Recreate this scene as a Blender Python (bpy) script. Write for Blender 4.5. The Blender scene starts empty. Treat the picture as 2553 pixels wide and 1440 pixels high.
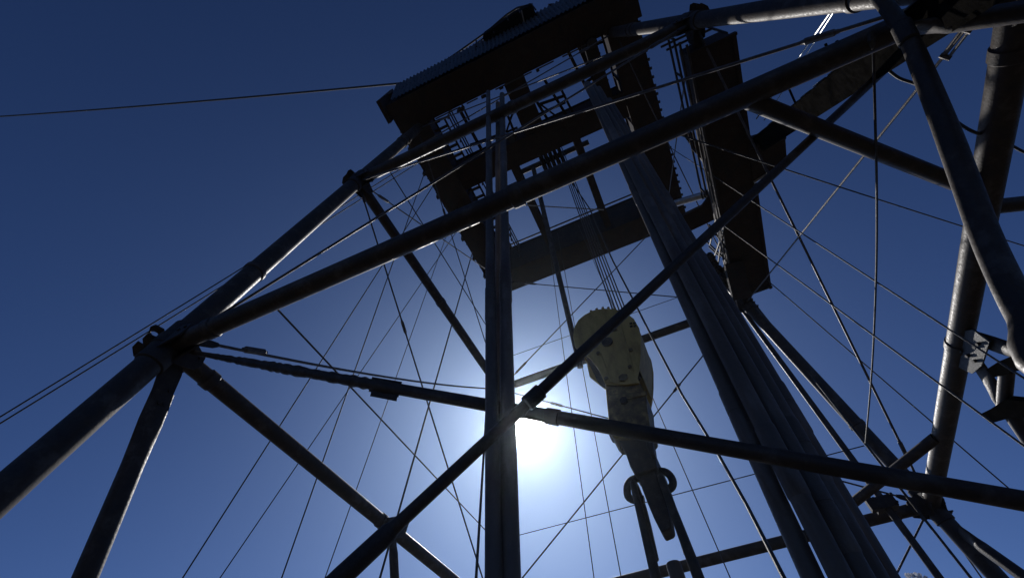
import bpy, math, random
from mathutils import Vector, Matrix
random.seed(7)
SC = bpy.context.scene
COL = SC.collection
rad = math.radians

# ------------------------------------------------------------------ camera
# The camera stands at the origin, 1.7 m above the ground (ground at z = -1.7).
F_PX, W_PX, H_PX = 1169.88, 2553.0, 1440.0
YAW, PITCH, ROLL = rad(-19.67), rad(54.264), rad(5.315)
fwd = Vector((math.sin(YAW)*math.cos(PITCH), math.cos(YAW)*math.cos(PITCH), math.sin(PITCH)))
rt0 = Vector((math.cos(YAW), -math.sin(YAW), 0))
dn0 = fwd.cross(rt0)
RT = math.cos(ROLL)*rt0 + math.sin(ROLL)*dn0
DN = -math.sin(ROLL)*rt0 + math.cos(ROLL)*dn0
FW = fwd
cam = bpy.data.cameras.new('camera')
cam.sensor_width = 36.0
cam.lens = 36.0*F_PX/W_PX
cam.clip_start = 0.05
cam.clip_end = 20000
camo = bpy.data.objects.new('camera', cam)
COL.objects.link(camo)
m = Matrix((RT, -DN, -FW)).transposed().to_4x4()
camo.matrix_world = m
SC.camera = camo

# ------------------------------------------------------------------ sky, sun, exposure
SUN_EL, SUN_AZ = rad(37.98), rad(-19.56)         # azimuth from +Y towards +X
SUN_DIR = Vector((math.sin(SUN_AZ)*math.cos(SUN_EL), math.cos(SUN_AZ)*math.cos(SUN_EL), math.sin(SUN_EL)))
world = bpy.data.worlds.new('World')
SC.world = world
world.use_nodes = True
nt = world.node_tree
bg = nt.nodes['Background']
sky = nt.nodes.new('ShaderNodeTexSky')
sky.sky_type = 'NISHITA'
sky.sun_disc = False
sky.sun_elevation = SUN_EL
sky.sun_rotation = SUN_AZ
sky.altitude = 600
sky.air_density = 0.6
sky.dust_density = 1.4
sky.ozone_density = 0.0
gam = nt.nodes.new('ShaderNodeGamma'); gam.inputs[1].default_value = 1.12
tnt = nt.nodes.new('ShaderNodeMix'); tnt.data_type = 'RGBA'; tnt.blend_type = 'MULTIPLY'; tnt.inputs[0].default_value = 1
tnt.inputs[7].default_value = (.36, .56, .93, 1)          # deep blue, clear dry air
nt.links.new(sky.outputs[0], gam.inputs[0]); nt.links.new(gam.outputs[0], tnt.inputs[6])
nt.links.new(tnt.outputs[2], bg.inputs[0])
bg.inputs[1].default_value = 0.088
# the sun's own disc with the bright ring of sky round it
def wmath(op, a, b=None):
    nd = nt.nodes.new('ShaderNodeMath'); nd.operation = op
    for i, v_ in enumerate((a, b)):
        if v_ is None: continue
        if isinstance(v_, (int, float)): nd.inputs[i].default_value = v_
        else: nt.links.new(v_, nd.inputs[i])
    return nd.outputs[0]
wtc = nt.nodes.new('ShaderNodeTexCoord')
wdt = nt.nodes.new('ShaderNodeVectorMath'); wdt.operation = 'DOT_PRODUCT'
nt.links.new(wtc.outputs['Generated'], wdt.inputs[0]); wdt.inputs[1].default_value = SUN_DIR
theta = wmath('ARCCOSINE', wmath('MINIMUM', wdt.outputs['Value'], 1.0))
disc = wmath('MULTIPLY', wmath('EXPONENT', wmath('MULTIPLY', wmath('POWER', wmath('DIVIDE', theta, rad(1.3)), 2.0), -1.0)), 90.0)
ringg = wmath('MULTIPLY', wmath('EXPONENT', wmath('DIVIDE', theta, -rad(3.2))), 0.2)
bg2 = nt.nodes.new('ShaderNodeBackground'); bg2.inputs[0].default_value = (1, .985, .96, 1)
nt.links.new(wmath('ADD', disc, ringg), bg2.inputs[1])
adds = nt.nodes.new('ShaderNodeAddShader')
nt.links.new(bg.outputs[0], adds.inputs[0]); nt.links.new(bg2.outputs[0], adds.inputs[1])
nt.links.new(adds.outputs[0], nt.nodes['World Output'].inputs[0])
sl = bpy.data.lights.new('sun', 'SUN')
sl.energy = 5.0
sl.angle = rad(0.53)
sl.color = (1.0, 0.96, 0.91)
so = bpy.data.objects.new('sun', sl)
COL.objects.link(so)
so.rotation_euler = SUN_DIR.to_track_quat('Z', 'Y').to_euler()
SC.view_settings.view_transform = 'Standard'
SC.view_settings.look = 'None'
SC.view_settings.gamma = 1.0
SC.view_settings.exposure = -0.75
SC.cycles.use_denoising = True
SC.cycles.max_bounces = 6
SC.cycles.volume_bounces = 0

# ------------------------------------------------------------------ sight lines -> points in the place
def ray(px, py):
    return RT*((px-W_PX/2)/F_PX) + DN*((py-H_PX/2)/F_PX) + FW
def Z(px, py, z):                     # on a level plane
    d = ray(px, py); return d*(z/d.z)
def D(px, py, dep):                   # at a depth
    return ray(px, py)*dep
def PX(px, py, x):
    d = ray(px, py); return d*(x/d.x)
def PY(px, py, y):
    d = ray(px, py); return d*(y/d.y)
def HD(px, py, h):                    # at a horizontal distance
    d = ray(px, py); return d*(h/math.hypot(d.x, d.y))
GZ = -1.7
CX, CY = -0.505, 5.91                 # axis of the derrick
L1, L2, LC = 4.0, 9.32, 13.9          # girt levels, crown
TAPER = (4.15-3.5)/(L2-L1)
def S(z): return 4.15-TAPER*(z-L1)
def corner(a, b, z): s = S(z); return Vector((CX+a*s, CY+b*s, z))
def face(px, py, ax, sg):             # on a battered face of the derrick
    d = ray(px, py); c = (CX, CY)[ax]
    t = (c+sg*(4.15+TAPER*L1))/(d[ax]+sg*TAPER*d.z)
    return d*t
def NF(x, y): return face(x, y, 1, -1)
def FF(x, y): return face(x, y, 1, 1)
def LF(x, y): return face(x, y, 0, -1)
def RF(x, y): return face(x, y, 0, 1)
def to_z(a, b, z): return a+(b-a)*((z-a.z)/(b.z-a.z))

# ------------------------------------------------------------------ materials
def mat(name, c1, c2, rough=(.45, .75), metal=0.0, scale=6.0, bump=.25, c3=None, streak=1.0, spec=.5):
    mt = bpy.data.materials.new(name); mt.use_nodes = True
    n = mt.node_tree.nodes; l = mt.node_tree.links
    p = n['Principled BSDF']
    tc = n.new('ShaderNodeTexCoord')
    mp = n.new('ShaderNodeMapping'); mp.inputs['Scale'].default_value = (1, 1, streak)
    l.new(tc.outputs['Object'], mp.inputs[0])
    nz = n.new('ShaderNodeTexNoise'); nz.inputs['Scale'].default_value = scale
    nz.inputs['Detail'].default_value = 8; nz.inputs['Roughness'].default_value = .65
    l.new(mp.outputs[0], nz.inputs['Vector'])
    cr = n.new('ShaderNodeValToRGB')
    cr.color_ramp.elements[0].position = .38; cr.color_ramp.elements[0].color = (*c1, 1)
    cr.color_ramp.elements[1].position = .64; cr.color_ramp.elements[1].color = (*c2, 1)
    if c3:
        e = cr.color_ramp.elements.new(.53); e.color = (*c3, 1)
    l.new(nz.outputs['Fac'], cr.inputs[0])
    l.new(cr.outputs[0], p.inputs['Base Color'])
    n2 = n.new('ShaderNodeTexNoise'); n2.inputs['Scale'].default_value = scale*9
    n2.inputs['Detail'].default_value = 6
    l.new(tc.outputs['Object'], n2.inputs['Vector'])
    mr = n.new('ShaderNodeMapRange'); mr.inputs['To Min'].default_value = rough[0]; mr.inputs['To Max'].default_value = rough[1]
    mr.inputs['From Min'].default_value = .3; mr.inputs['From Max'].default_value = .7
    l.new(n2.outputs['Fac'], mr.inputs['Value']); l.new(mr.outputs[0], p.inputs['Roughness'])
    p.inputs['Metallic'].default_value = metal
    p.inputs['Specular IOR Level'].default_value = spec
    if bump:
        b = n.new('ShaderNodeBump'); b.inputs['Strength'].default_value = bump; b.inputs['Distance'].default_value = .02
        l.new(n2.outputs['Fac'], b.inputs['Height']); l.new(b.outputs[0], p.inputs['Normal'])
    return mt
M = {}
M['tube'] = mat('weathered_steel', (.038, .031, .026), (.09, .076, .064), c3=(.055, .039, .028), metal=.1, scale=5, spec=.4, rough=(.42, .7), bump=.1)
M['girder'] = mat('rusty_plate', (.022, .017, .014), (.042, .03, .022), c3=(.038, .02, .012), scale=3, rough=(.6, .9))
M['plate'] = mat('rusty_bracket', (.025, .02, .018), (.05, .038, .03), scale=9, rough=(.55, .85))
M['pipe'] = mat('drill_pipe_steel', (.10, .086, .07), (.19, .165, .14), c3=(.13, .107, .085), metal=.05, scale=4, rough=(.42, .65), spec=.4, streak=.25)
M['galv'] = mat('galvanised_steel', (.42, .42, .42), (.6, .6, .6), metal=.7, scale=14, rough=(.3, .5), bump=.1)
M['wire'] = mat('wire_rope', (.04, .04, .04), (.09, .085, .08), metal=.3, scale=30, rough=(.5, .7), bump=.3)
M['rod'] = mat('tie_rod_steel', (.07, .06, .055), (.14, .12, .11), metal=.4, scale=14, rough=(.4, .65))
M['yellow'] = mat('worn_yellow_paint', (.38, .265, .075), (.60, .44, .135), c3=(.53, .385, .11), scale=6, rough=(.45, .7), streak=.35)
M['hook'] = mat('greasy_yellow_steel', (.08, .058, .025), (.36, .255, .08), c3=(.19, .135, .05), scale=7, rough=(.45, .75))
M['grease'] = mat('greasy_steel', (.03, .027, .025), (.07, .058, .05), c3=(.05, .036, .026), metal=.2, scale=8)
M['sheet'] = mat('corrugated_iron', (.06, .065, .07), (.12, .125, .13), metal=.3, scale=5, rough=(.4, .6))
M['scraped'] = mat('scraped_steel', (.018, .016, .015), (.06, .057, .055), c3=(.024, .021, .019), scale=9, rough=(.4, .7))
M['rubber'] = mat('black_rubber', (.02, .02, .02), (.04, .04, .04), scale=20, rough=(.5, .7))
M['paint_black'] = mat('black_paint', (.016, .015, .014), (.028, .026, .024), scale=20, spec=0.02, rough=(.8, .95))
M['shade_steel'] = mat('shade_black_steel', (.006, .0055, .005), (.012, .011, .010), scale=12, spec=0.0, rough=(.9, 1.0))  # near-black colour holds the shade on the inclined beam and clip plates
M['glass'] = mat('lamp_glass', (.03, .03, .035), (.05, .05, .055), scale=20, rough=(.15, .3), bump=0)
M['rag'] = mat('pale_rag', (.45, .45, .43), (.6, .6, .58), scale=20, rough=(.8, .95))
M['cloud'] = mat('cloud_white', (.8, .8, .8), (.85, .85, .85), scale=.01, rough=(.9, 1), bump=0)
_n = M['cloud'].node_tree; _t = _n.nodes.new('ShaderNodeBsdfTranslucent'); _t.inputs[0].default_value = (.95, .95, .95, 1)
_m = _n.nodes.new('ShaderNodeMixShader'); _m.inputs[0].default_value = .75
_n.links.new(_n.nodes['Principled BSDF'].outputs[0], _m.inputs[1]); _n.links.new(_t.outputs[0], _m.inputs[2])
_n.links.new(_m.outputs[0], _n.nodes['Material Output'].inputs[0])
M['ground'] = mat('oily_dirt', (.022, .019, .016), (.05, .042, .035), c3=(.034, .028, .023), scale=.6, rough=(.85, 1), bump=.6)

# ------------------------------------------------------------------ mesh building
class MB:
    def __init__(s): s.v = []; s.f = []
    def prism(s, prof, origin, u, v, w):          # profile in (u,v), extruded along w (full vector)
        n = len(prof); k = len(s.v)
        for e in (Vector((0, 0, 0)), w):
            for a, b in prof: s.v.append(origin+u*a+v*b+e)
        s.f.append([k+i for i in range(n)][::-1]); s.f.append([k+n+i for i in range(n)])
        for i in range(n):
            j = (i+1) % n; s.f.append([k+i, k+j, k+n+j, k+n+i])
        return s
    def box(s, c, hx, hy, hz, ax=None):
        ax = ax or (Vector((1, 0, 0)), Vector((0, 1, 0)), Vector((0, 0, 1)))
        return s.prism([(-hx, -hy), (hx, -hy), (hx, hy), (-hx, hy)], c-ax[2]*hz, ax[0], ax[1], ax[2]*(2*hz))
    def tube(s, pts, r, sides=16, cap=True, up=None):
        """sweep; r is a number, or one (ru, rv) or number per point"""
        n = len(pts); k = len(s.v)
        tang = []
        for i in range(n):
            a = pts[max(i-1, 0)]; b = pts[min(i+1, n-1)]
            tang.append((b-a).normalized())
        u = up or (Vector((0, 0, 1)) if abs(tang[0].z) < .9 else Vector((0, 1, 0)))
        for i in range(n):
            t = tang[i]; u = (u-t*u.dot(t)).normalized(); v = t.cross(u)
            ri = r[i] if isinstance(r, (list, tuple)) else r
            ru, rv = ri if isinstance(ri, (list, tuple)) else (ri, ri)
            for q in range(sides):
                a = 2*math.pi*q/sides
                s.v.append(pts[i]+u*(ru*math.cos(a))+v*(rv*math.sin(a)))
        for i in range(n-1):
            for q in range(sides):
                q2 = (q+1) % sides
                s.f.append([k+i*sides+q, k+i*sides+q2, k+(i+1)*sides+q2, k+(i+1)*sides+q])
        if cap:
            s.f.append([k+q for q in range(sides)][::-1]); s.f.append([k+(n-1)*sides+q for q in range(sides)])
        return s

WL = {}                                 # world location of every object built
def finish(o, parent, label=None, cat=None, group=None, kind=None):
    COL.objects.link(o)
    if parent is not None: o.parent = parent
    if label: o['label'] = label
    if cat: o['category'] = cat
    if group: o['group'] = group
    if kind: o['kind'] = kind
    return o
def build(name, mb, material, parent=None, smooth=35, label=None, cat=None, group=None, kind=None):
    # the origin of each object lies at the middle of its lowest point's box
    xs = [p.x for p in mb.v]; ys = [p.y for p in mb.v]; zs = [p.z for p in mb.v]
    org = Vector(((min(xs)+max(xs))/2, (min(ys)+max(ys))/2, min(zs)))
    me = bpy.data.meshes.new(name)
    me.from_pydata([tuple(p-org) for p in mb.v], [], mb.f)
    me.update()
    if smooth:
        for p in me.polygons: p.use_smooth = True
        me.set_sharp_from_angle(angle=rad(smooth))
    me.materials.append(M[material])
    o = bpy.data.objects.new(name, me)
    o.location = org-(WL[parent.name] if parent is not None else Vector())
    finish(o, parent, label, cat, group, kind)
    WL[o.name] = org
    return o
def thing(name, loc, label, cat, group=None):
    o = bpy.data.objects.new(name, None); o.empty_display_size = .3
    o.location = loc
    finish(o, None, label, cat, group); WL[o.name] = Vector(loc)
    return o
_bolt = {}
def bolt(p, nrm, size, parent, material='plate', name='bolt'):
    key = (round(size, 4), material)
    if key not in _bolt:
        mb = MB().tube([Vector((0, 0, -size*.6)), Vector((0, 0, size*.7))], size, 6)
        me = bpy.data.meshes.new('bolt'); me.from_pydata([tuple(v) for v in mb.v], [], mb.f); me.materials.append(M[material]); _bolt[key] = me
    o = bpy.data.objects.new(name, _bolt[key])
    o.location = p-WL[parent.name]
    o.rotation_euler = nrm.to_track_quat('Z', 'Y').to_euler()
    finish(o, parent); WL[o.name] = p
    return o
def line(a, b, n): return [a+(b-a)*(i/n) for i in range(n+1)]
def sagline(a, b, sag, n=24): return [a+(b-a)*(i/n)-Vector((0, 0, sag*4*(i/n)*(1-i/n))) for i in range(n+1)]
def flat_tube(a, b, r, fa=.5, fb=.5, up=None, sides=20):
    """tube whose ends are hammered flat for bolting"""
    L = (b-a).length; t = (b-a)/L; pts = []; rr = []
    def add(d, x, y): pts.append(a+t*d); rr.append((x, y))
    if fa: add(0, r*1.25, .018); add(fa*.45, r*1.3, .022); add(fa*.75, r*1.15, r*.62)
    add(fa if fa else 0, r, r)
    k = max(2, int(L/1.2))
    for i in range(1, k): add(fa+(L-fa-fb)*i/k, r, r)
    add(L-fb, r, r)
    if fb: add(L-fb*.75, r*1.15, r*.62); add(L-fb*.45, r*1.3, .022); add(L, r*1.25, .018)
    return MB().tube(pts, rr, sides, up=up)

# ================================================================== setting
mb = MB(); n = 64
for ring, rr in enumerate((0, 6, 25, 120, 600, 2900)):
    for q in range(n):
        a = 2*math.pi*q/n
        hgt = 0 if rr < 30 else random.uniform(-.3, .1)*min(1, rr/600)
        mb.v.append(Vector((rr*math.cos(a), rr*math.sin(a)+CY, GZ+hgt)))
for ring in range(5):
    for q in range(n):
        q2 = (q+1) % n
        mb.f.append([ring*n+q, (ring+1)*n+q, (ring+1)*n+q2, ring*n+q2])
build('ground', mb, 'ground', kind='structure')

# small white cloud low in the sky
def cloud(c, size):
    mb = MB()
    right = RT; up = -DN; dep = FW
    for i in range(26):
        a = random.gauss(0, .42); hgt = abs(random.gauss(0, .18))*max(.15, 1-abs(a))
        r = size*random.uniform(.07, .17)*max(.4, 1-abs(a)*.7)
        p = c+right*(a*size)+up*(hgt*size*.8)+dep*random.uniform(-.3, .3)*size
        k = len(mb.v); la, lo = 7, 10
        for i1 in range(la+1):
            th = math.pi*i1/la
            for j in range(lo):
                ph = 2*math.pi*j/lo
                w = r*random.uniform(.82, 1.18)
                mb.v.append(p+Vector((math.sin(th)*math.cos(ph), math.sin(th)*math.sin(ph), math.cos(th)))*w)
        for i1 in range(la):
            for j in range(lo):
                j2 = (j+1) % lo
                mb.f.append([k+i1*lo+j, k+(i1+1)*lo+j, k+(i1+1)*lo+j2, k+i1*lo+j2])
    return mb
build('cloud', cloud(D(2288, 1441, 3000), 110), 'cloud', smooth=180, kind='structure')

# ================================================================== the derrick
DER = thing('drilling_derrick', (CX, CY, GZ), 'tall dark tubular steel drilling derrick with four leaning legs and crossed tie rods', 'derrick')
LEG_R = .13
legs = {}
for a in (-1, 1):
    for b in (-1, 1):
        p0, p1 = corner(a, b, GZ), corner(a, b, LC)
        lg = build('leg', MB().tube(line(p0, p1, 24), LEG_R, 28), 'tube', DER)
        legs[a, b] = lg
        t = (p1-p0).normalized()
        for zc in (5.62, 12.55, 12.28):
            c = corner(a, b, zc)
            build('collar', MB().tube([c-t*.045, c-t*.035, c+t*.035, c+t*.045], [LEG_R+.004, LEG_R+.018, LEG_R+.018, LEG_R+.004], 28), 'tube', lg)
        build('base_plate', MB().box(p0+Vector((0, 0, .02)), .3, .3, .02), 'plate', lg)
        # corner fittings: sleeve, lugs, gusset plates, bolts
        out = Vector((a, b, 0)).normalized()
        for zc in (L1, L2):
            c = corner(a, b, zc)
            build('sleeve', MB().tube([c-t*.30, c-t*.29, c-t*.08, c-t*.075, c+t*.075, c+t*.08, c+t*.29, c+t*.30],
                  [LEG_R+.002, LEG_R+.022, LEG_R+.022, LEG_R+.035, LEG_R+.035, LEG_R+.022, LEG_R+.022, LEG_R+.002], 28), 'plate', lg)
            sd = out.cross(t).normalized()
            for k, zo in enumerate((-.14, 0., .14)):     # guy lugs pointing outwards
                o2 = c+t*zo+out*(LEG_R+.01)
                Lh = .15 if k == 2 else .11
                prof = [(-.10, 0), (-.14, Lh*.55), (-.05, Lh), (.05, Lh), (.14, Lh*.55), (.10, 0)]
                mbp = MB()
                if k == 2:   # lug with a shackle hole
                    hole = [(.045*math.cos(q*math.pi/4), Lh*.62+.045*math.sin(q*math.pi/4)) for q in range(8)]
                    outer = [(.10, 0), (.14, Lh*.55), (.10, Lh*.85), (.03, Lh), (-.03, Lh), (-.10, Lh*.85), (-.14, Lh*.55), (-.10, 0)]
                    outer = [outer[i] for i in (1, 2, 3, 4, 5, 6, 7, 0)]
                    hole = [hole[i] for i in (0, 1, 2, 3, 4, 5, 6, 7)]
                    outer = [(.14, Lh*.55), (.10, Lh*.85), (.0, Lh), (-.10, Lh*.85), (-.14, Lh*.55), (-.10, 0), (0, -.005), (.10, 0)]
                    for e in (-.009, .009):
                        for x, y in outer+hole: mbp.v.append(o2+sd*x+out*y+t*e)
                    for i in range(8):
                        j = (i+1) % 8
                        mbp.f += [[i, j, 8+j, 8+i][::-1], [16+i, 16+j, 24+j, 24+i], [i, j, 16+j, 16+i], [8+i, 24+i, 24+j, 8+j]]
                else:
                    mbp.prism(prof, o2-t*.009, sd, out, t*.018)
                build('lug', mbp, 'plate', lg, smooth=None)
                bolt(o2+out*.09+sd*.07, t, .022, lg)
            for dirv in (Vector((-a, 0, 0)), Vector((0, -b, 0))):   # gusset plates along the girts
                u2 = dirv; w2 = t.cross(u2).normalized()
                prof = [(LEG_R*.6, -.20), (.33, -.10), (.36, 0), (.33, .10), (LEG_R*.6, .20)]
                build('gusset_plate', MB().prism(prof, c-w2*.112, u2, t, w2*.018), 'plate', lg, smooth=None)
                build('gusset_plate', MB().prism(prof, c+w2*.094, u2, t, w2*.018), 'plate', lg, smooth=None)
                for dd in (.20, .29):
                    bolt(c+u2*dd+t*.05-w2*.115, -w2, .02, lg)
                    bolt(c+u2*dd-t*.05+w2*.115, w2, .02, lg)

GR = {}
for z, nm in ((L1, 1), (L2, 2)):
    for key, (a0, b0), (a1, b1), r in (('near', (-1, -1), (1, -1), .1), ('far', (-1, 1), (1, 1), .1), ('left', (-1, -1), (-1, 1), .1), ('right', (1, -1), (1, 1), .128)):
        if nm == 2: r = .11
        a, b = corner(a0, b0, z), corner(a1, b1, z)
        t = (b-a).normalized()
        mbt = flat_tube(a+t*.12, b-t*.12, r, .0, .0) if not (nm == 2) else MB().tube(line(a+t*.1, b-t*.1, 6), r, 24)
        g = build('girt', mbt, 'tube', DER); GR[key, nm] = g
        for k in ((.07, .93, .5) if nm == 1 else (.5,)):
            c = a+(b-a)*k
            build('collar', MB().tube([c-t*.06, c-t*.05, c+t*.05, c+t*.06], [r+.003, r+.014, r+.014, r+.003], 24), 'tube', g)

def tie_rod(a, b, r=.014, tb=.12, tbl=.42, tbr=.034, cut=.45, name='tie_rod', sag=0, mt='rod'):
    t = (b-a).normalized(); a2, b2 = a+t*cut, b-t*cut
    o = build(name, MB().tube(sagline(a2, b2, sag, 12) if sag else line(a2, b2, 4), r, 10), mt, DER)
    if tb is not None:
        c = a2+(b2-a2)*tb
        u = t.cross(Vector((0, 0, 1))).normalized()
        build('turnbuckle', MB().tube([c-t*tbl*.5, c-t*tbl*.42, c-t*tbl*.38, c+t*tbl*.38, c+t*tbl*.42, c+t*tbl*.5],
              [r*1.3, tbr*.7, tbr, tbr, tbr*.7, r*1.3], 8), 'rod', o)
    for e, q in ((a2, t), (b2, -t)):
        build('clevis', MB().tube([e-q*.24, e-q*.05, e+q*.02], [(.05, .014), (.05, .018), (r*1.5, r*1.5)], 10), 'plate', o)
    return o
def cn(a, b, z): return corner(a, b, z)
# tie rods of the faces, lower tier then upper tier
tie_rod(cn(-1, -1, L2), cn(-1, 1, L1), .016, .32, .30)
tie_rod(LF(492, 862)+Vector((.1, 0, 0)), cn(-1, 1, L2), .019, .062, .36, .046, cut=.15, sag=.14)
tie_rod(cn(-1, 1, L1), cn(1, 1, L2), .016, .70, .3)
tie_rod(cn(-1, 1, L2), cn(1, 1, L1), .016, .17, .4)
tie_rod(cn(1, -1, L2), cn(1, 1, L1), .02, .93, .35)
tie_rod(cn(-1, -1, L2), cn(1, -1, L1), .017, .9, .3)
tie_rod(cn(-1, -1, L1), cn(1, -1, L2), .016, .93, .3)
LCU = LC-.15
tie_rod(cn(-1, -1, L2), cn(-1, 1, LCU), .016, .06, .4)
tie_rod(cn(-1, -1, LCU), cn(-1, 1, L2), .014, .3, .3)
tie_rod(cn(-1, 1, L2), cn(1, 1, LCU), .016, .06, .5)
tie_rod(cn(1, 1, L2), cn(-1, 1, LCU), .016, .9, .5)
tie_rod(cn(1, -1, L2), cn(1, 1, LCU), .014, .1, .4)
tie_rod(cn(1, -1, LCU), cn(1, 1, L2), .014, .9, .4)
tie_rod(cn(-1, -1, L2), cn(1, -1, LCU), .014, .9, .4)
tie_rod(cn(1, -1, L2), cn(-1, -1, LCU), .014, .9, .4)
# the right-hand rod that ends in a big open turnbuckle near the camera
ra, rb = RF(2430, 45), cn(1, 1, L2)
rr = tie_rod(ra, rb, .014, None, cut=.02)
c0, c1 = RF(2408, 75), RF(2357, 142)
t = (c1-c0).normalized(); sdv = t.cross(ray(2380, 100)).normalized()
tbm = MB()
for s_ in (-1, 1): tbm.tube(line(c0+sdv*(.026*s_), c1+sdv*(.026*s_), 2), .013, 8)
for c in (c0, c1): tbm.tube([c-sdv*.045, c+sdv*.045], .024, 8)
build('open_turnbuckle', tbm, 'rod', rr)
# lower tie rods that leave the far right corner downwards
tie_rod(cn(1, 1, L1), to_z(cn(1, 1, L1), FF(2230, 1440), GZ+.3), .016, None, cut=.3)
tie_rod(cn(1, 1, L1), to_z(cn(1, 1, L1), RF(2448, 1440), GZ+.3), .012, None, cut=.3)

# corner braces lying level with the lower girts
def near_y(z): return CY-S(z)
e1 = Z(1850, 214, L1); e1.y = near_y(L1)+.02
e2 = Z(2398, 492, L1); e2.x = CX+S(L1)-.08
br = build('corner_brace', flat_tube(e1, e2, .075, 0, .3, up=Vector((0, 0, 1))), 'tube', DER)
j1 = Z(2328, 1092, L1); j1.x = CX+S(L1)-.1
j2 = Z(2105, 1270, L1); j2 = to_z(j1, j2, L1) if False else j2
j2.y = min(j2.y, CY+S(L1)-.05)
build('corner_brace', MB().tube(line(j1, j2, 4), .078, 20), 'tube', DER)
# strut that leaves the right girt outwards
s1 = Z(2470, 516, L1); s2 = Z(2640, 498, L1)
build('strut', MB().tube(line(s1, s2, 3), .075, 18), 'tube', DER)

# K braces under the middle of the right girt
rm = Vector((CX+S(L1), CY, L1))
rn = Vector((1, 0, TAPER)).normalized()
ka, kb = RF(2432, 842), RF(2553, 882)
kbe = to_z(ka, kb, 1.2)
k1 = build('brace', flat_tube(ka, kbe, .085, .55, 0, up=(kbe-ka).cross(rn)), 'tube', DER)
kc, kd = RF(2428, 893), RF(2545, 1062)
kde = to_z(kc, kd, GZ)
k2 = build('brace', flat_tube(kc, kde, .085, .5, 0, up=(kde-kc).cross(rn)), 'tube', DER)
gp = [RF(2392, 822), RF(2440, 815), RF(2482, 846), RF(2462, 905), RF(2438, 925), RF(2395, 905)]
g0 = gp[0]; gm = MB()
for off in (-.012, .012):
    for p in gp: gm.v.append(p+rn*off-rn*.06)
nn = len(gp); gm.f = [list(range(nn))[::-1], list(range(nn, 2*nn))]+[[i, (i+1) % nn, nn+(i+1) % nn, nn+i] for i in range(nn)]
kg = build('gusset_plate', gm, 'scraped', GR['right', 1], smooth=None, label='worn bracket plate under the middle of the girt')
for q in ((2447, 858), (2455, 850), (2428, 880), (2446, 893), (2412, 868)):
    bolt(RF(*q)-rn*.08, -rn, .022, kg)
# strut tying the two braces, with clip plates at both ends
st0, st1 = RF(2515, 918), RF(2505, 1030)
kst = build('strut', MB().tube([st0-rn*.02, st1-rn*.02], .07, 18), 'tube', DER)
def clip(pts, thick, off, nm, par, mt='shade_steel'):
    gm = MB(); nn = len(pts)
    for o_ in (off-thick/2, off+thick/2):
        for p in pts: gm.v.append(p-rn*o_)
    gm.f = [list(range(nn))[::-1], list(range(nn, 2*nn))]+[[i, (i+1) % nn, nn+(i+1) % nn, nn+i] for i in range(nn)]
    return build(nm, gm, mt, par, smooth=None)
clip([RF(2482, 911), RF(2515, 890), RF(2560, 872), RF(2600, 880), RF(2590, 905), RF(2548, 918), RF(2520, 926), RF(2503, 930)], .10, .06, 'clip_plate', kst)
clip([RF(2465, 1023), RF(2492, 1010), RF(2530, 985), RF(2580, 990), RF(2600, 1030), RF(2540, 1032), RF(2492, 1046)], .10, .06, 'clip_plate', kst)
# braces in the left face
la, lb = LF(408, 975), LF(212, 1440)
lbe = to_z(la, lb, GZ)
ln = Vector((-1, 0, TAPER)).normalized()
build('brace', flat_tube(la, lbe, .095, .75, 0, up=(lbe-la).cross(ln)), 'tube', DER)
c_l1 = cn(-1, -1, L1)
clp = [LF(402, 905), LF(455, 900), LF(452, 935), LF(430, 985), LF(418, 1025), LF(366, 1018), LF(375, 985)]
gm = MB(); nn = len(clp)
for o_ in (-.012, .012):
    for p in clp: gm.v.append(p+ln*o_)
gm.f = [list(range(nn))[::-1], list(range(nn, 2*nn))]+[[i, (i+1) % nn, nn+(i+1) % nn, nn+i] for i in range(nn)]
gsp = build('gusset_plate', gm, 'plate', legs[-1, -1], smooth=None)
for q in ((420, 975), (405, 1008), (392, 1004)): bolt(LF(*q)-ln*.02, -ln, .02, gsp)
sa, sb = LF(978, 1318), LF(984, 1440)
sbe = to_z(sa, sb, GZ)
build('brace', flat_tube(sa, sbe, .07, .35, 0, up=(sbe-sa).cross(ln)), 'tube', DER)
glp = [LF(952, 1292), LF(985, 1286), LF(1004, 1306), LF(992, 1342), LF(966, 1342), LF(950, 1322)]
gm = MB(); nn = len(glp)
for o_ in (.105, .125):
    for p in glp: gm.v.append(p-ln*o_)
gm.f = [list(range(nn))[::-1], list(range(nn, 2*nn))]+[[i, (i+1) % nn, nn+(i+1) % nn, nn+i] for i in range(nn)]
build('gusset_plate', gm, 'plate', GR['left', 1], smooth=None)

# long slanting tubes that cross inside the derrick
def tube_between(a, b, r, name='brace', n=16, mt='tube', par=None, **k): return build(name, MB().tube(line(a, b, n), r, 20), mt, par or DER, **k)
A0, A1 = D(840, 1447, 2.42), D(2222, 160, 4.75)
Ag = to_z(A0, A1, GZ)
pts = line(Ag, A1, 40)
pts = line(Ag, A1, 80); ra_ = []
for p in pts:
    q = H_PX/2+F_PX*(p.dot(DN)/p.dot(FW)) if p.dot(FW) > .3 else 3000
    ra_.append(.037+.014*min(1, max(0, (q-1318)/45)))
Ab = build('slanting_brace', MB().tube(pts, ra_, 20), 'tube', DER, label='thin slanting tube crossing in front of the travelling block')
tA = (A1-Ag).normalized()
cA = D(930, 1363, 2.5)
cAv = Ag+tA*((cA-Ag).dot(tA))
build('clamp', MB().tube([cAv-tA*.30, cAv-tA*.2, cAv+tA*.1, cAv+tA*.14], [(.052, .052), (.056, .054), (.056, .05), (.038, .038)], 16), 'plate', Ab)
B0, B1 = D(470, 876, 5.13), D(2553, 1248, 2.15)
Bn = B1+(B1-B0)*.45
pts = []; rr_ = []
N = 220
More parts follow.
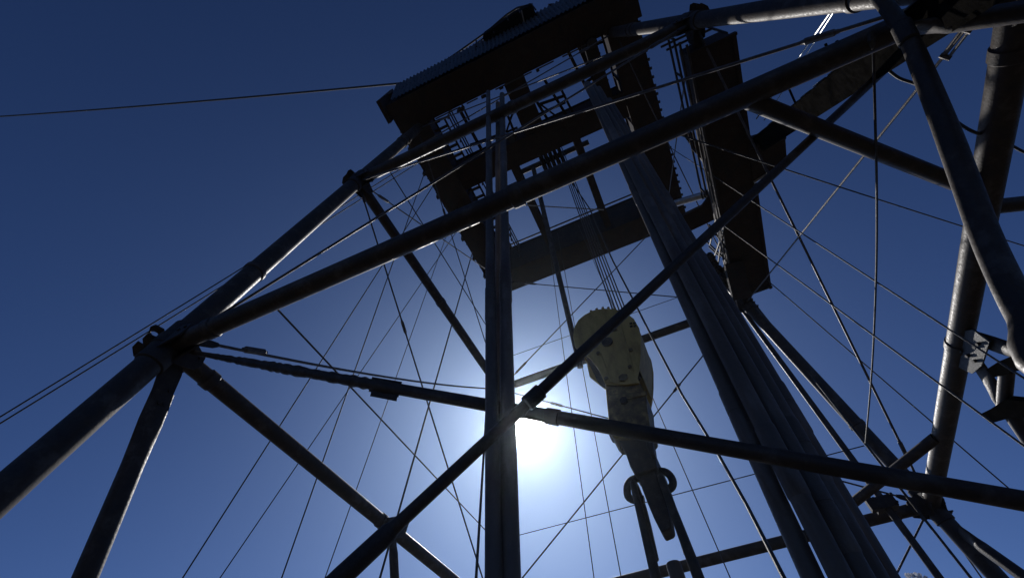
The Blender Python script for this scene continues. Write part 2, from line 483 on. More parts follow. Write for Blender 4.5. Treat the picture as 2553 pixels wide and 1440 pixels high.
for i in range(N+1):
    p = B0+(Bn-B0)*(i/N); q = W_PX/2+F_PX*(p.dot(RT)/p.dot(FW))
    pts.append(p); rr_.append((.0475+(random.uniform(-.007, .009) if 540 < q < 985 else 0))*min(1, .55+max(0, q-500)/450))
Bb = build('slanting_brace', MB().tube(pts, rr_, 16), 'tube', DER, label='long slanting tube, scaly at its upper left end')
tB = (B1-B0).normalized()
def onB(px):
    lo, hi = 0., 1.
    for _ in range(40):
        mid = (lo+hi)/2; p = B0+(Bn-B0)*mid
        if W_PX/2+F_PX*(p.dot(RT)/p.dot(FW)) < px: lo = mid
        else: hi = mid
    return B0+(Bn-B0)*lo
c = onB(960); dv = tB.cross(ray(960, 970)).normalized(); fv = ray(960, 970).normalized()
build('bracket', MB().box(c+fv*.03, .16, .062, .05, (tB, dv, fv)), 'plate', Bb, smooth=None)
bk2 = onB(955)
build('bracket', MB().box(bk2+dv*(.075 if dv.dot(DN) > 0 else -.075)+tB*.03, .14, .02, .045, (tB, dv, fv)), 'plate', Bb, smooth=None)
c = onB(1378)
build('coupling', MB().tube([c-tB*.05, c-tB*.045, c+tB*.045, c+tB*.05], [.045, .056, .056, .045], 18), 'tube', Bb)
# hub clamp where the two slanting tubes pass one another
hub = Ag+tA*((D(1336, 1000, 2.95)-Ag).dot(tA))
build('clamp', MB().tube([hub-tA*.07, hub-tA*.06, hub+tA*.06, hub+tA*.07], [.037, .052, .052, .037], 12), 'plate', Ab)
# bent tube on the right and its neighbour
cp = [(2120, -110, 3.75), (2150, -55, 3.65), (2199, 3, 3.55), (2247, 67, 3.45), (2276, 118, 3.38), (2302, 180, 3.3), (2353, 307, 3.1), (2400, 433, 2.95), (2452, 575, 2.75), (2503, 690, 2.56), (2560, 800, 2.38), (2660, 960, 2.05)]
pc = [D(*q) for q in cp]; pc.append(pc[-1]+Vector((.25, -.1, -1.2))); pc.append(Vector((pc[-1].x+.1, pc[-1].y-.1, GZ)))
sm = []
for i in range(len(pc)-1):        # Catmull-Rom
    p0, p1, p2, p3 = pc[max(i-1, 0)], pc[i], pc[i+1], pc[min(i+2, len(pc)-1)]
    for k in range(4):
        u = k/4
        sm.append(.5*((2*p1)+(p2-p0)*u+(2*p0-5*p1+4*p2-p3)*u*u+(3*p1-p0-3*p2+p3)*u**3))
sm.append(pc[-1])
Cb = build('bent_brace', MB().tube(sm, [.044+.028*min(1, i/26) for i in range(len(sm))], 24), 'tube', DER, label='dark bent tube sweeping past the right girt')
g_a, g_b = D(2235, 78, 3.55), D(2560, 28, 3.1)
Gb = build('brace', flat_tube(g_a, g_b+(g_b-g_a)*.6, .07, .3, 0, up=fwd), 'tube', DER)
cc = D(2256, 82, 3.42)
tC = (D(2300, 173, 3.3)-D(2247, 67, 3.45)).normalized()
build('collar', MB().tube([cc-tC*.09, cc-tC*.08, cc+tC*.08, cc+tC*.09], [.056, .066, .066, .056], 24), 'plate', Cb)

# standpipe and clamp beside the far right leg
sp = Z(2205, 1262, L1); sp.y -= .12
SP = build('standpipe', MB().tube(line(Vector((sp.x, sp.y, GZ)), Vector((sp.x, sp.y, 11.2)), 12), .058, 16), 'tube', DER)
build('clamp', MB().box(Vector((sp.x, sp.y+.02, L1)), .16, .10, .10), 'plate', SP, smooth=None)
for dx in (-.14, .14):
    for dz in (-.07, .07): bolt(Vector((sp.x+dx, sp.y-.11, L1+dz)), Vector((0, -1, 0)), .025, SP)
cl = build('clamp', MB().box(Vector((sp.x-.2, sp.y-.02, L1+.06)), .05, .06, .15), 'plate', SP, smooth=None)
build('brace', flat_tube(RF(2392, 1322), to_z(RF(2392, 1322), RF(2560, 1442), GZ), .085, .4, 0, up=Vector((0, 0, 1))), 'tube', DER)
kx = Z(2262, 1262, L1)

# ================================================================== crown platform
XL, XR, YN, YF = -4.0, 3.13, 2.07, 9.5       # outer edges of the girder frame
GW, GH = .86, 1.05                             # girder width and height
CR = thing('crown_platform', ((XL+XR)/2, (YN+YF)/2, LC), 'dark riveted girder platform crowning the derrick legs', 'platform')
V = Vector
def girder(name, a, b, w, h, parent=CR, mt='girder', fl=.06, web=.30):
    """plate box girder: two webs, bottom and top flange, stiffeners; a,b = ends of the bottom centre line"""
    t = (b-a).normalized(); sd = t.cross(V((0, 0, 1))).normalized(); up = V((0, 0, 1))
    mb = MB(); hw = w/2
    L = b-a
    mb.prism([(-hw, 0), (hw, 0), (hw, .03), (-hw, .03)], a, sd, up, L)
    mb.prism([(-hw, h-.03), (hw, h-.03), (hw, h), (-hw, h)], a, sd, up, L)
    for s_ in (-1, 1):
        x = s_*(hw-fl)
        mb.prism([(x-.012, .03), (x+.012, .03), (x+.012, h-.03), (x-.012, h-.03)], a, sd, up, L)
    g = build(name, mb, mt, parent, smooth=None)
    n = max(2, int(L.length/1.1))
    for i in range(n+1):
        for s_ in (-1, 1):
            p = a+t*(.1+(L.length-.2)*i/n)
            mbs = MB().prism([(hw-fl+.012, .03), (hw-.008, .03), (hw-.008, h-.03), (hw-fl+.012, h-.03)] if s_ > 0 else
                             [(-hw+.008, .03), (-hw+fl-.012, .03), (-hw+fl-.012, h-.03), (-hw+.008, h-.03)], p-t*.01, sd, up, t*.02)
            build('stiffener', mbs, mt, g, smooth=None)
    return g
gn = girder('girder', V((XL, YN+GW/2, LC)), V((XR+.12, YN+GW/2, LC)), GW, GH)
gf = girder('girder', V((XL+GW, YF-GW/2, LC+.004)), V((XR-GW, YF-GW/2, LC+.004)), GW, 1.5)
gl = girder('girder', V((XL+GW/2, YN+GW+.003, LC)), V((XL+GW/2, YF, LC)), GW, GH)
gr = girder('girder', V((XR-GW/2, YN+GW+.003, LC)), V((XR-GW/2, YF, LC)), GW, GH)
# rivet heads hanging under the outer edges
for i in range(27):
    y = YN+GW+.1+i*(YF-YN-GW-.2)/26
    bolt(V((XR+.015, y, LC+.0)), V((.9, 0, -.6)), .042, gr)
for i in range(12):
    y = YN+.8+i*.52
    bolt(V((XL+.02, y, LC-.012)), V((-.6, 0, -1)), .03, gl)
# inner beams
ib = Z(1340, 362, LC)
girder('cross_beam', V((XL+GW+.01, ib.y, LC+.02)), V((XR-GW-.01, ib.y, LC+.02)), .74, .8)
y1 = ib.y-.38
for px, py, w in ((1318, 290, .6), (1500, 200, .34)):
    q = Z(px, py, LC)
    girder('cross_beam', V((q.x, YN+GW+.02, LC+.03)), V((q.x, y1, LC+.03)), w, .75)
q = Z(1189, 330, LC)
def bar(a, b, r, parent, name='bar', mt='girder', sides=10): return build(name, MB().tube([a, b], r, sides), mt, parent)
def flatbar(a, b, w, h, parent, name, mt='girder'):
    t = (b-a).normalized(); sd = t.cross(V((0, 0, 1)))
    sd = sd.normalized() if sd.length > .01 else V((1, 0, 0)); up = sd.cross(t)
    return build(name, MB().prism([(-w/2, -h/2), (w/2, -h/2), (w/2, h/2), (-w/2, h/2)], a, sd, up, b-a), mt, parent, smooth=None)
ZU = LC+.55
# light framing that shows through the openings of the crown
for pts_, w in ((((1143, 268), (1232, 430)), .09), (((1152, 262), (1170, 300)), .05), (((1140, 318), (1236, 302)), .06), (((1172, 362), (1240, 338)), .07), (((1175, 395), (1243, 365)), .07),
                (((1440, 108), (1520, 285)), .11), (((1412, 120), (1490, 275)), .09), (((1475, 165), (1545, 330)), .09), (((1450, 122), (1505, 104)), .06), (((1462, 205), (1520, 165)), .07), (((1505, 275), (1555, 260)), .1),
                (((1330, 240), (1385, 330)), .08), (((1340, 262), (1410, 238)), .07), (((1345, 285), (1410, 255)), .06), (((1258, 268), (1300, 375)), .07), (((1285, 262), (1262, 330)), .05), (((1270, 300), (1290, 262)), .05),
                (((1358, 200), (1420, 300)), .08), (((1262, 330), (1290, 318)), .05), (((1390, 205), (1440, 305)), .07), (((1350, 262), (1400, 300)), .045)):
    a, b = Z(*pts_[0], ZU), Z(*pts_[1], ZU+random.uniform(-.05, .05))
    flatbar(a, b, w, .08, CR, 'framing_bar')
# thin rail and rod below the crown
flatbar(Z(1268, 508, LC-.05), Z(1520, 392, LC-.05), .12, .1, CR, 'framing_bar')
bar(Z(1268, 509, LC-.4), Z(1505, 523, LC-.4), .018, CR, 'tie_bar', 'galv')
bar(V((XL+GW, YF-GW-.06, LC+1.6)), V((XR-GW, YF-GW-.06, LC+1.6)), .03, CR, 'handrail', 'tube')
# lit cleats beside the left girder
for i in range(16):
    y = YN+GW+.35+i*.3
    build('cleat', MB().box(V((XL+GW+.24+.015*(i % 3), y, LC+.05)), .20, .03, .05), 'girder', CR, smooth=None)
bar(V((XL+GW+.46, YN+GW+.1, LC+.06)), V((XL+GW+.46, YN+GW+5.0, LC+.06)), .03, CR, 'cable_tray_rail', 'girder')
# lighter strips that paint sunlight on the flange edge along the inside of the near girder, gussets and hanging odds and ends
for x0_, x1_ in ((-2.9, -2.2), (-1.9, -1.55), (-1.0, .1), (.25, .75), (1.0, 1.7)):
    flatbar(V((x0_, YN+GW+.03, LC-.01)), V((x1_, YN+GW+.03, LC-.01)), .035, .02, CR, 'lit_edge_strip', 'sheet')
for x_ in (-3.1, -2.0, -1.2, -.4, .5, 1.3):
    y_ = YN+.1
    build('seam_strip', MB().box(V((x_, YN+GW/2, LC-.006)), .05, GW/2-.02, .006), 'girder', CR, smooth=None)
for i in range(9):
    x_ = random.uniform(-3.0, 2.0); y_ = YN+GW+random.uniform(.02, .12)
    build('hanging_bracket', MB().box(V((x_, y_, LC-.08)), random.uniform(.03, .08), .03, random.uniform(.06, .14)), 'girder', CR, smooth=None)
for i in range(7):
    y_ = YN+GW+.5+i*.85
    build('edge_bracket', MB().box(V((XL-.03, y_, LC+.12)), .05, .05, .12), 'girder', CR, smooth=None)
# stair rails along the inner side of the left and right girders
for xx, zz in ((XL+GW+.55, .35), (XL+GW+.55, .8), (XL+GW+.55, 1.2), (XR-1.03-.12, .4), (XR-1.03-.12, .85)):
    bar(V((xx, YN+GW+.15, LC+zz)), V((xx, YF-GW-.1, LC+zz)), .022, CR, 'handrail', 'tube')
for i in range(8):
    y_ = YN+GW+.2+i*.75
    bar(V((XL+GW+.55, y_, LC+.1)), V((XL+GW+.55, y_, LC+1.2)), .02, CR, 'rail_post', 'tube')
    bar(V((XR-1.03-.12, y_+.2, LC+.1)), V((XR-1.03-.12, y_+.2, LC+.85)), .02, CR, 'rail_post', 'tube')
# corrugated apron along the near side
def corrugated(a, b, up, depth, pitch):
    t = (b-a).normalized(); L = (b-a).length; nrm = t.cross(up).normalized()
    mb = MB(); n = int(L/pitch*8)
    for k in (0, 1):
        for i in range(n+1):
            off = nrm*(depth*math.sin(2*math.pi*i/8))
            mb.v.append(a+t*(L*i/n)+off+up*k)
    for i in range(n): mb.f.append([i, i+1, n+1+i+1, n+1+i])
    k0 = len(mb.v)
    for p in list(mb.v[:k0]): mb.v.append(p+nrm*.004)
    for i in range(n): mb.f.append([k0+n+1+i, k0+n+1+i+1, k0+i+1, k0+i])
    return mb
ap = corrugated(V((XL+.15, YN-.05, LC+.18)), V((XR-.1, YN-.05, LC+.18)), V((0, -.10, 1.55)), .022, .12)
build('corrugated_apron', ap, 'sheet', CR)
# end plate at the near left corner
build('end_plate', MB().prism([(-.10, -.05), (.55, -.12), (.62, 1.7), (.05, 1.95)], V((XL-.16, YN-.12, LC)), V((0, 1, 0)), V((0, 0, 1)), V((.10, 0, 0))), 'girder', CR, smooth=None)
# floor of the crown walkway, railing and sheave housing above
TZ = LC+GH+.01
build('walkway_plate', MB().box(V(((XL+XR)/2, YN+GW/2, TZ+.03)), (XR-XL)/2+.05, GW/2+.1, .03), 'girder', CR, smooth=None)
RZ1, RZ2 = LC+2.1, LC+1.75
pr = [Z(x_, y_, RZ1) for x_, y_ in ((1052, 205), (1056, 190), (1072, 178), (1140, 132), (1216, 78), (1262, 38), (1290, 20), (1328, 11))]
build('handrail', MB().tube(pr, .030, 10), 'tube', CR)
pr = [Z(x_, y_, RZ2) for x_, y_ in ((1060, 196), (1078, 186), (1150, 137), (1222, 84), (1285, 32))]
build('handrail', MB().tube(pr, .024, 10), 'tube', CR)
for p_ in ((1056, 190), (1092, 165), (1140, 132), (1187, 99), (1228, 68), (1262, 38), (1290, 20), (1326, 12)):
    q_ = Z(*p_, RZ1)
    bar(q_, V((q_.x, q_.y+.05, LC+GH+.05)), .022, CR, 'rail_post', 'tube')
# outrigger walkway that carries the railing, and the dark housing on it
lo_, hi_ = Z(1062, 196, LC+1.2), Z(1335, 25, LC+1.2)
hz_ = LC+1.35
hv = [Z(x_, y_, hz_) for x_, y_ in ((1204, 98), (1208, 86), (1284, 33), (1326, 12), (1340, 42), (1345, 75), (1230, 140))]
mb = MB(); nn = len(hv)
for e in (0, .55):
    for p in hv: mb.v.append(p+V((0, 0, e)))
mb.f = [list(range(nn))[::-1], list(range(nn, 2*nn))]+[[i, (i+1) % nn, nn+(i+1) % nn, nn+i] for i in range(nn)]
build('outrigger_platform', mb, 'paint_black', CR, smooth=None)
bar(Z(1300, 26, hz_-.02), Z(1308, 62, hz_-.02), .018, CR, 'rail_post', 'galv')
build('lug', MB().prism([(0, 0), (.22, 0), (.1, .22), (-.05, .3)], Z(1377, 24, LC+1.55), V((1, 0, 0)), V((0, -.5, .8)), V((0, .04, 0))), 'girder', CR, smooth=None)
# crown sheaves
for i in range(5):
    c = V((-.62+i*.16, CY+.1, LC+1.35))
    mbs = MB().tube([c-V((.06, 0, 0)), c-V((.045, 0, 0)), c-V((.02, 0, 0)), c+V((.02, 0, 0)), c+V((.045, 0, 0)), c+V((.06, 0, 0))], [.5, .52, .45, .45, .52, .5], 32)
    build('sheave', mbs, 'grease', CR)
bar(V((-1.6, CY+.1, LC+1.35)), V((1.0, CY+.1, LC+1.35)), .09, CR, 'sheave_axle', 'grease', 16)
girder('cross_beam', V((-1.45, ib.y+.3, LC+.10)), V((-1.45, YF-GW-.05, LC+.10)), .22, .7)
girder('cross_beam', V((.62, ib.y+.3, LC+.10)), V((.62, YF-GW-.05, LC+.10)), .22, .7)

# ================================================================== racking platform on the right face
RX0, RX1, RY0, RY1, RZ = 2.74, 3.52, 2.86, 8.83, 9.02
RK = thing('racking_platform', ((RX0+RX1)/2, (RY0+RY1)/2, RZ), 'dark box walkway with bar railing along the right face of the derrick', 'platform')
wk = build('walkway', MB().box(V(((RX0+RX1)/2, (RY0+RY1)/2, RZ+.30)), (RX1-RX0)/2, (RY1-RY0)/2, .28), 'girder', RK, smooth=None)
for x in (RX0, RX1):
    build('edge_angle', MB().box(V((x, (RY0+RY1)/2, RZ+.02)), .035, (RY1-RY0)/2+.03, .03), 'girder', wk, smooth=None)
for y in (RY0-.02, RY1+.02):
    build('end_angle', MB().box(V(((RX0+RX1)/2, y, RZ+.024)), (RX1-RX0)/2+.05, .025, .045), 'girder', wk, smooth=None)
bolt(V((RX1, RY1, RZ-.02)), V((0, 0, -1)), .05, wk)
rx = 2.62
for q0, q1 in (((1665, 92), (1768, 500)), ((1680, 100), (1784, 505)), ((1694, 106), (1800, 515)), ((1712, 112), (1820, 545))):
    a, b = PX(*q0, rx), PX(*q1, rx)
    b = V((rx, min(b.y, RY1), a.z))
    bar(a, V((rx, max(b.y, a.y+3.0), a.z)), .022, RK, 'rail', 'tube')
zs_ = [PX(*q, rx).z for q in ((1665, 92), (1680, 100), (1694, 106), (1712, 112))]
for y in (PX(1665, 92, rx).y, PX(1690, 185, rx).y, 4.9, 5.9, 7.0):
    bar(V((rx, y, RZ+.3)), V((rx, y, max(zs_)+.01)), .022, RK, 'rail_post', 'tube')
bar(PX(1665, 92, rx), V((RX1, RY0, RZ+1.3)), .022, RK, 'rail', 'tube')
for zz in (RZ+1.3, RZ+.95):
    bar(V((rx, RY0, zz)), V((RX1, RY0, zz)), .024, RK, 'rail', 'tube')
bar(V((RX1, RY0, RZ+.3)), V((RX1, RY0, RZ+1.3)), .024, RK, 'rail_post', 'tube')
# lattice at the far end
for q0, q1 in (((1760, 600), (1812, 650)), ((1795, 600), (1778, 650)), ((1768, 615), (1795, 640)), ((1805, 560), (1790, 660)), ((1768, 560), (1812, 620)), ((1785, 545), (1770, 610))):
    bar(PX(*q0, rx+.05), PX(*q1, rx+.05), .022, RK, 'lattice_bar', 'tube')
# lit conduits strapped to the inner edge
for i in range(5):
    ox = RX0-.03-.028*i
    pts = [V((ox+random.uniform(-.012, .012), RY0+.9+k*.45, RZ-.02+random.uniform(-.01, .015))) for k in range(13)]
    build('conduit', MB().tube(pts, .009+.002*(i % 3), 6), 'galv' if i % 2 else 'wire', RK)
# bright pipe between platform and crown leg, with rings
a, b = D(1683, 507, 11.6), D(1796, 474, 11.0)
lp = build('pale_pipe', MB().tube(line(a, b, 4), .085, 20), 'galv', RK, label='short pale pipe catching the sun behind the railing')
t = (b-a).normalized()
for k in (.62, .68, .74):
    c = a+(b-a)*k
    build('ring', MB().tube([c-t*.015, c+t*.015], .1, 18), 'plate', lp)
# outboard box and knee bracket
q = [Z(1868, 370, RZ), Z(1958, 345, RZ), Z(1962, 402, RZ), Z(1878, 452, RZ)]
mb = MB()
for e in (0, .55):
    for p in q: mb.v.append(p+V((0, 0, e)))
mb.f = [[3, 2, 1, 0], [4, 5, 6, 7]]+[[i, (i+1) % 4, 4+(i+1) % 4, 4+i] for i in range(4)]
ob = build('outboard_box', mb, 'girder', RK, smooth=None)
build('edge_angle', MB().tube([q[0]+V((0, -.02, 0)), q[1]+V((0, -.02, 0))], .045, 6), 'girder', ob)
build('edge_angle', MB().tube([q[3]+V((0, .02, -.01)), q[2]+V((0, .02, -.01))], .035, 6), 'galv', ob)
flatbar(D(1690, 300, 10.2), D(1800, 455, 11.2), .16, .16, RK, 'knee_brace')
flatbar(D(1700, 560, 11.5), D(1800, 512, 11.2), .5, .1, RK, 'floor_board')
flatbar(D(1760, 520, 11.2), D(1790, 480, 11.0), .3, .06, RK, 'floor_board')
for i, (px, py) in enumerate(((1768, 640), (1776, 655), (1790, 672), (1800, 690), (1812, 668), (1822, 690), (1830, 705), (1806, 708))):
    c = D(px, py, 11.4+.1*(i % 3))
    build('fitting', MB().tube([c-V((.05, .02, .1)), c+V((.02, .05, 0)), c+V((.06, 0, .12))], [.07, .13, .06], 8), 'plate', RK)
flatbar(D(1828, 655, 11.0), D(1850, 745, 10.9), .42, .1, RK, 'hanger_plate')

# ================================================================== inclined ladder on the right
Da0, Da1 = D(1884, 366, 10.0), D(2400, -8, 3.15)
Dg = to_z(Da0, Da1, .2)
LD = thing('inclined_beam', Dg, 'long inclined twin channel beam climbing to the racking platform at upper right', 'beam')
t = (Dg-Da0).normalized(); vv = ray(2150, 180).normalized()
sd = t.cross(vv).normalized(); up = sd.cross(t)
if sd.dot(DN) < 0: sd = -sd
if up.dot(FW) < 0: up = -up
prof = [(-.05, -.06), (.05, -.06), (.05, .06), (-.05, .06), (-.05, .045), (.035, .045), (.035, -.045), (-.05, -.045)]
build('channel', MB().prism(prof, Da0-sd*.12, sd, up, Dg-Da0), 'shade_steel', LD, smooth=None)
prof = [(-.085, -.06), (.085, -.06), (.085, -.045), (.015, -.045), (.015, .045), (.085, .045), (.085, .06), (-.085, .06), (-.085, .045), (0, .045), (0, -.045), (-.085, -.045)]
build('channel', MB().prism(prof, Da0+sd*.075, sd, up, Dg-Da0), 'shade_steel', LD, smooth=None)
L = (Dg-Da0).length; k = .25
build('tray_plate', MB().box(Da0+(Dg-Da0)*.5-sd*.02+up*.075, L/2, .14, .006, (t, sd, up)), 'shade_steel', LD, smooth=None)
while k < L:          # uneven paler strips standing in for patches of sun along the upper edge
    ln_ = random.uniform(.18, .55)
    build('sun_patch_strip', MB().box(Da0+t*(k+ln_*.5)-sd*(.176+random.uniform(0, .008))-up*.03, ln_*.5, .006, .045, (t, sd, up)), 'sheet', LD, smooth=None)
    build('sun_patch_strip', MB().box(Da0+t*(k+ln_*.5)-sd*.14-up*.068, ln_*.5, .026, .005, (t, sd, up)), 'sheet', LD, smooth=None)
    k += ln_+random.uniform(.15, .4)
build('sun_line_strip', MB().box(Da0+(Dg-Da0)*.5-sd*.02-up*.066, L/2, .009, .006, (t, sd, up)), 'sheet', LD, smooth=None)  # pale line put in as the thin sunlit edge of the channel
for q0, q1 in (((1945, 172), (1988, 268)), ((2058, 110), (2090, 180)), ((2086, 102), (2118, 195))):
    pa = NF(*q0); 
    f_ = (q1[0]-1884)/(2400-1884); lo_ = Da0; dd = 1/(1/10.0+f_*(1/3.15-1/10.0))
    build('hanger', MB().tube([D(*q0, dd*.97), D(*q1, dd)], .016, 8), 'shade_steel', LD)
# bright pair of rods beside the ladder
GRP = 'bright galvanised rods beside the ladder'
for i, (q0, q1) in enumerate((((1886, 296), (2098, -8)), ((1905, 300), (2092, 10)))):
    build('galvanised_rod', MB().tube(line(D(*q0, 9.2), D(*q1, 5.2), 4), .013-.004*i, 8), 'galv', None,
          label=('thicker' if i == 0 else 'thinner')+' of two bright rods rising behind the near girt', cat='rod', group=GRP)

# ================================================================== stands of drill pipe
def pipe_stand(p0, p1, r, zj, label, group):
    t = (p1-p0).normalized()
    th = thing('drill_pipe', p0, label, 'pipe', group)
    build('tube', MB().tube(line(p0, p1, 18), r, 20), 'pipe', th)
    for z in zj:
        c = to_z(p0, p1, z)
        build('tool_joint', MB().tube([c-t*.27, c-t*.25, c-t*.012, c-t*.01, c+t*.01, c+t*.012, c+t*.20, c+t*.22],
              [r, r*1.10, r*1.10, r*1.05, r*1.05, r*1.10, r*1.10, r], 20), 'pipe', th)
    return th
GL = 'drill pipe stands racked left of the travelling block'
for i, (b_, t_, h, r, lab) in enumerate((
        ((1231, 1440), (1220, 480), 2.58, .047, 'leftmost of the pipe stands racked beside the sun'),
        ((1273, 1440), (1256, 480), 2.62, .055, 'front right pipe stand of the bundle beside the sun'),
        ((1252, 1440), (1243, 480), 2.76, .046, 'back pipe stand half hidden between the two beside the sun'))):
    a, b = HD(*b_, h), HD(*t_, h)
    p0, p1 = to_z(a, b, GZ), to_z(a, b, 11.3-.15*i)
    pipe_stand(p0, p1, r, (3.4+.3*i, 7.2), lab, GL)
GRR = 'drill pipe stands racked right of the travelling block'
rb = (((2026, 1440), (1641, 600), (1402, 180), 3.12, .057, 3.12, 'leftmost pipe stand of the right bundle'),
      ((2098, 1440), (1667, 600), (1412, 180), 3.04, .058, 2.70, 'second pipe stand from the left in the right bundle'),
      ((2150, 1440), (1690, 600), (1424, 180), 3.20, .060, 2.42, 'thick middle pipe stand of the right bundle'),
      ((2186, 1440), (1708, 600), (1436, 180), 3.42, .060, 2.9, 'fourth pipe stand from the left in the right bundle'),
      ((2212, 1440), (1722, 600), (1446, 180), 3.62, .064, 3.35, 'rightmost pipe stand of the right bundle'))
for i, (b_, m_, t_, h, r, zj, lab) in enumerate(rb):
    a, b = HD(*b_, h), HD(*m_, h+.02)
    p0, p1 = to_z(a, b, GZ), to_z(a, b, 10.9-.25*((i*2) % 3))
    pipe_stand(p0, p1, r, (zj-1.05, zj+2.4), lab, GRR)

# ================================================================== travelling block
BX, BY = -.37, 5.93
TBK = thing('travelling_block', (BX, BY, 4.3), 'worn yellow travelling block hanging from wire lines in the derrick', 'pulley block')
def plate(name, px, y, th, mt, parent, smooth=None, scale=None):
    mb = MB(); pv = [PY(x_, y_, y) for x_, y_ in px]; nn = len(pv)
    for e in (0, th):
        for p in pv: mb.v.append(p+V((0, e, 0)))
    mb.f = [list(range(nn)), list(range(nn, 2*nn))[::-1]]+[[i, nn+i, nn+(i+1) % nn, (i+1) % nn] for i in range(nn)]
    o = build(name, mb, mt, parent, smooth=smooth)
    md = o.modifiers.new('bevel', 'BEVEL'); md.width = .018; md.segments = 2; md.limit_method = 'ANGLE'
    return o
cheek = [(1428, 838), (1431, 815), (1441, 797), (1458, 783), (1480, 772), (1505, 768), (1532, 769), (1560, 777), (1580, 793), (1593, 816), (1598, 845), (1597, 885), (1594, 915), (1589, 938), (1594, 953), (1560, 958), (1508, 955), (1492, 920), (1471, 892), (1433, 864)]
y0 = BY-.36
front = plate('side_plate', cheek, y0, .05, 'yellow', TBK)
# the same cheek at the back, shifted along y (same size in the place)
fv = [PY(x_, y_, y0) for x_, y_ in cheek]
mb = MB(); nn = len(fv)
for e in (.80, .85):
    for p in fv: mb.v.append(p+V((0, e, 0)))
mb.f = [list(range(nn)), list(range(nn, 2*nn))[::-1]]+[[i, nn+i, nn+(i+1) % nn, (i+1) % nn] for i in range(nn)]
build('side_plate', mb, 'yellow', TBK, smooth=None)
ctr = PY(1514, 852, y0)
# guard band round the top, between the cheeks, open where the lines enter
for lo_, hi_ in ((0, 4), (9, 12)):
    ring = [fv[i] for i in range(lo_, hi_+1)]; nn = len(ring); gb = MB()
    for k_ in (.985, .95):
        for e in (.03, .82):
            for p in ring: gb.v.append(ctr+V((0, e, 0))+(p-ctr)*k_)
    for i in range(nn-1):
        gb.f += [[i, i+1, nn+i+1, nn+i], [2*nn+i, 3*nn+i, 3*nn+i+1, 2*nn+i+1], [i, 2*nn+i, 2*nn+i+1, i+1], [nn+i, nn+i+1, 3*nn+i+1, 3*nn+i]]
    gb.f += [[0, nn, 3*nn, 2*nn], [nn-1, 3*nn-1, 4*nn-1, 2*nn-1]]
    build('guard_band', gb, 'yellow', TBK, smooth=None)
for i in range(3):
    c = ctr+V((0, .2+.24*i, -.02))
    build('sheave', MB().tube([c-V((0, .06, 0)), c-V((0, .05, 0)), c-V((0, .02, 0)), c+V((0, .02, 0)), c+V((0, .05, 0)), c+V((0, .06, 0))], [.40, .43, .36, .36, .43, .40], 36), 'grease', TBK)
build('pin', MB().tube([ctr+V((0, -.04, -.02)), ctr+V((0, .9, -.02))], .09, 20), 'grease', TBK)
# ribs, bolts and the small stencilled mark on the front cheek
for q0, q1 in (((1545, 800), (1580, 925)), ((1497, 880), (1525, 952))):
    a, b = PY(*q0, y0-.012), PY(*q1, y0-.012)
    build('rib', MB().tube([a, b], (.016, .012), 6), 'yellow', front)
plate('inspection_cover', [(1497, 812), (1530, 806), (1540, 822), (1505, 830)], y0-.02, .03, 'hook', front)
for q in ((1474, 778), (1488, 773), (1503, 770), (1517, 770), (1533, 772)):
    bolt(PY(q[0], q[1]-2, y0+.05), V((0, -.3, 1)), .026, front, 'hook')
for q in ((1492, 881), (1573, 873), (1571, 915), (1512, 944)):
    bolt(PY(*q, y0-.004), V((0, -1, 0)), .034, front, 'hook')
bolt(PY(1556, 945, y0+.03), V((0, -1, 0)), .075, front, 'hook', 'boss')
for q in ((1573, 806), (1582, 805), (1574, 813), (1583, 812)):
    p = PY(*q, y0-.003)
    build('stencil_mark', MB().box(p, .024, .003, .022), 'paint_black', front, smooth=None)

HK = thing('hook', (BX, BY, 2.8), 'greasy dark hook with two side ears under the yellow block', 'hook')
plate('hook_body', [(1508, 952), (1594, 950), (1603, 968), (1611, 990), (1613, 1015), (1618, 1045), (1622, 1068), (1612, 1080), (1590, 1086), (1530, 1090), (1520, 1080), (1516, 1040), (1512, 1000)], BY-.30, .46, 'hook', HK)
plate('hook_body', [(1528, 1070), (1616, 1070), (1621, 1092), (1624, 1118), (1634, 1132), (1637, 1162), (1612, 1172), (1590, 1180), (1582, 1180), (1570, 1160), (1560, 1130)], BY-.22, .36, 'grease', HK)
plate('hook_body', [(1516, 1078), (1548, 1078), (1552, 1100), (1541, 1103), (1534, 1095), (1522, 1093)], BY-.1, .12, 'grease', HK)
plate('latch', [(1608, 1088), (1625, 1090), (1628, 1108), (1632, 1132), (1622, 1134), (1612, 1112)], BY-.32, .12, 'grease', HK)
plate('shank', [(1584, 1150), (1626, 1145), (1636, 1180), (1650, 1222), (1660, 1250), (1670, 1290), (1673, 1310), (1669, 1317), (1651, 1325), (1646, 1322), (1630, 1290), (1614, 1252), (1600, 1215), (1590, 1180)], BY-.14, .26, 'grease', HK)
plate('shank_band', [(1515, 985), (1612, 972), (1613, 984), (1516, 997)], BY-.33, .03, 'hook', HK)
bolt(PY(1556, 1000, BY-.31), V((0, -1, 0)), .06, HK, 'grease', 'pin_head')
def ear(px, nm):
    pts_ = [PY(x_, y_, BY-.03) for x_, y_ in px]
    sm_ = []
    for i in range(len(pts_)-1):
        p0, p1, p2, p3 = pts_[max(i-1, 0)], pts_[i], pts_[i+1], pts_[min(i+2, len(pts_)-1)]
        for k in range(3):
            u = k/3; sm_.append(.5*((2*p1)+(p2-p0)*u+(2*p0-5*p1+4*p2-p3)*u*u+(3*p1-p0-3*p2+p3)*u**3))
    sm_.append(pts_[-1])
    return build(nm, MB().tube(sm_, .05, 12), 'grease', HK)
ear([(1602, 1192), (1586, 1192), (1572, 1199), (1564, 1214), (1566, 1236), (1580, 1245), (1606, 1244)], 'ear')
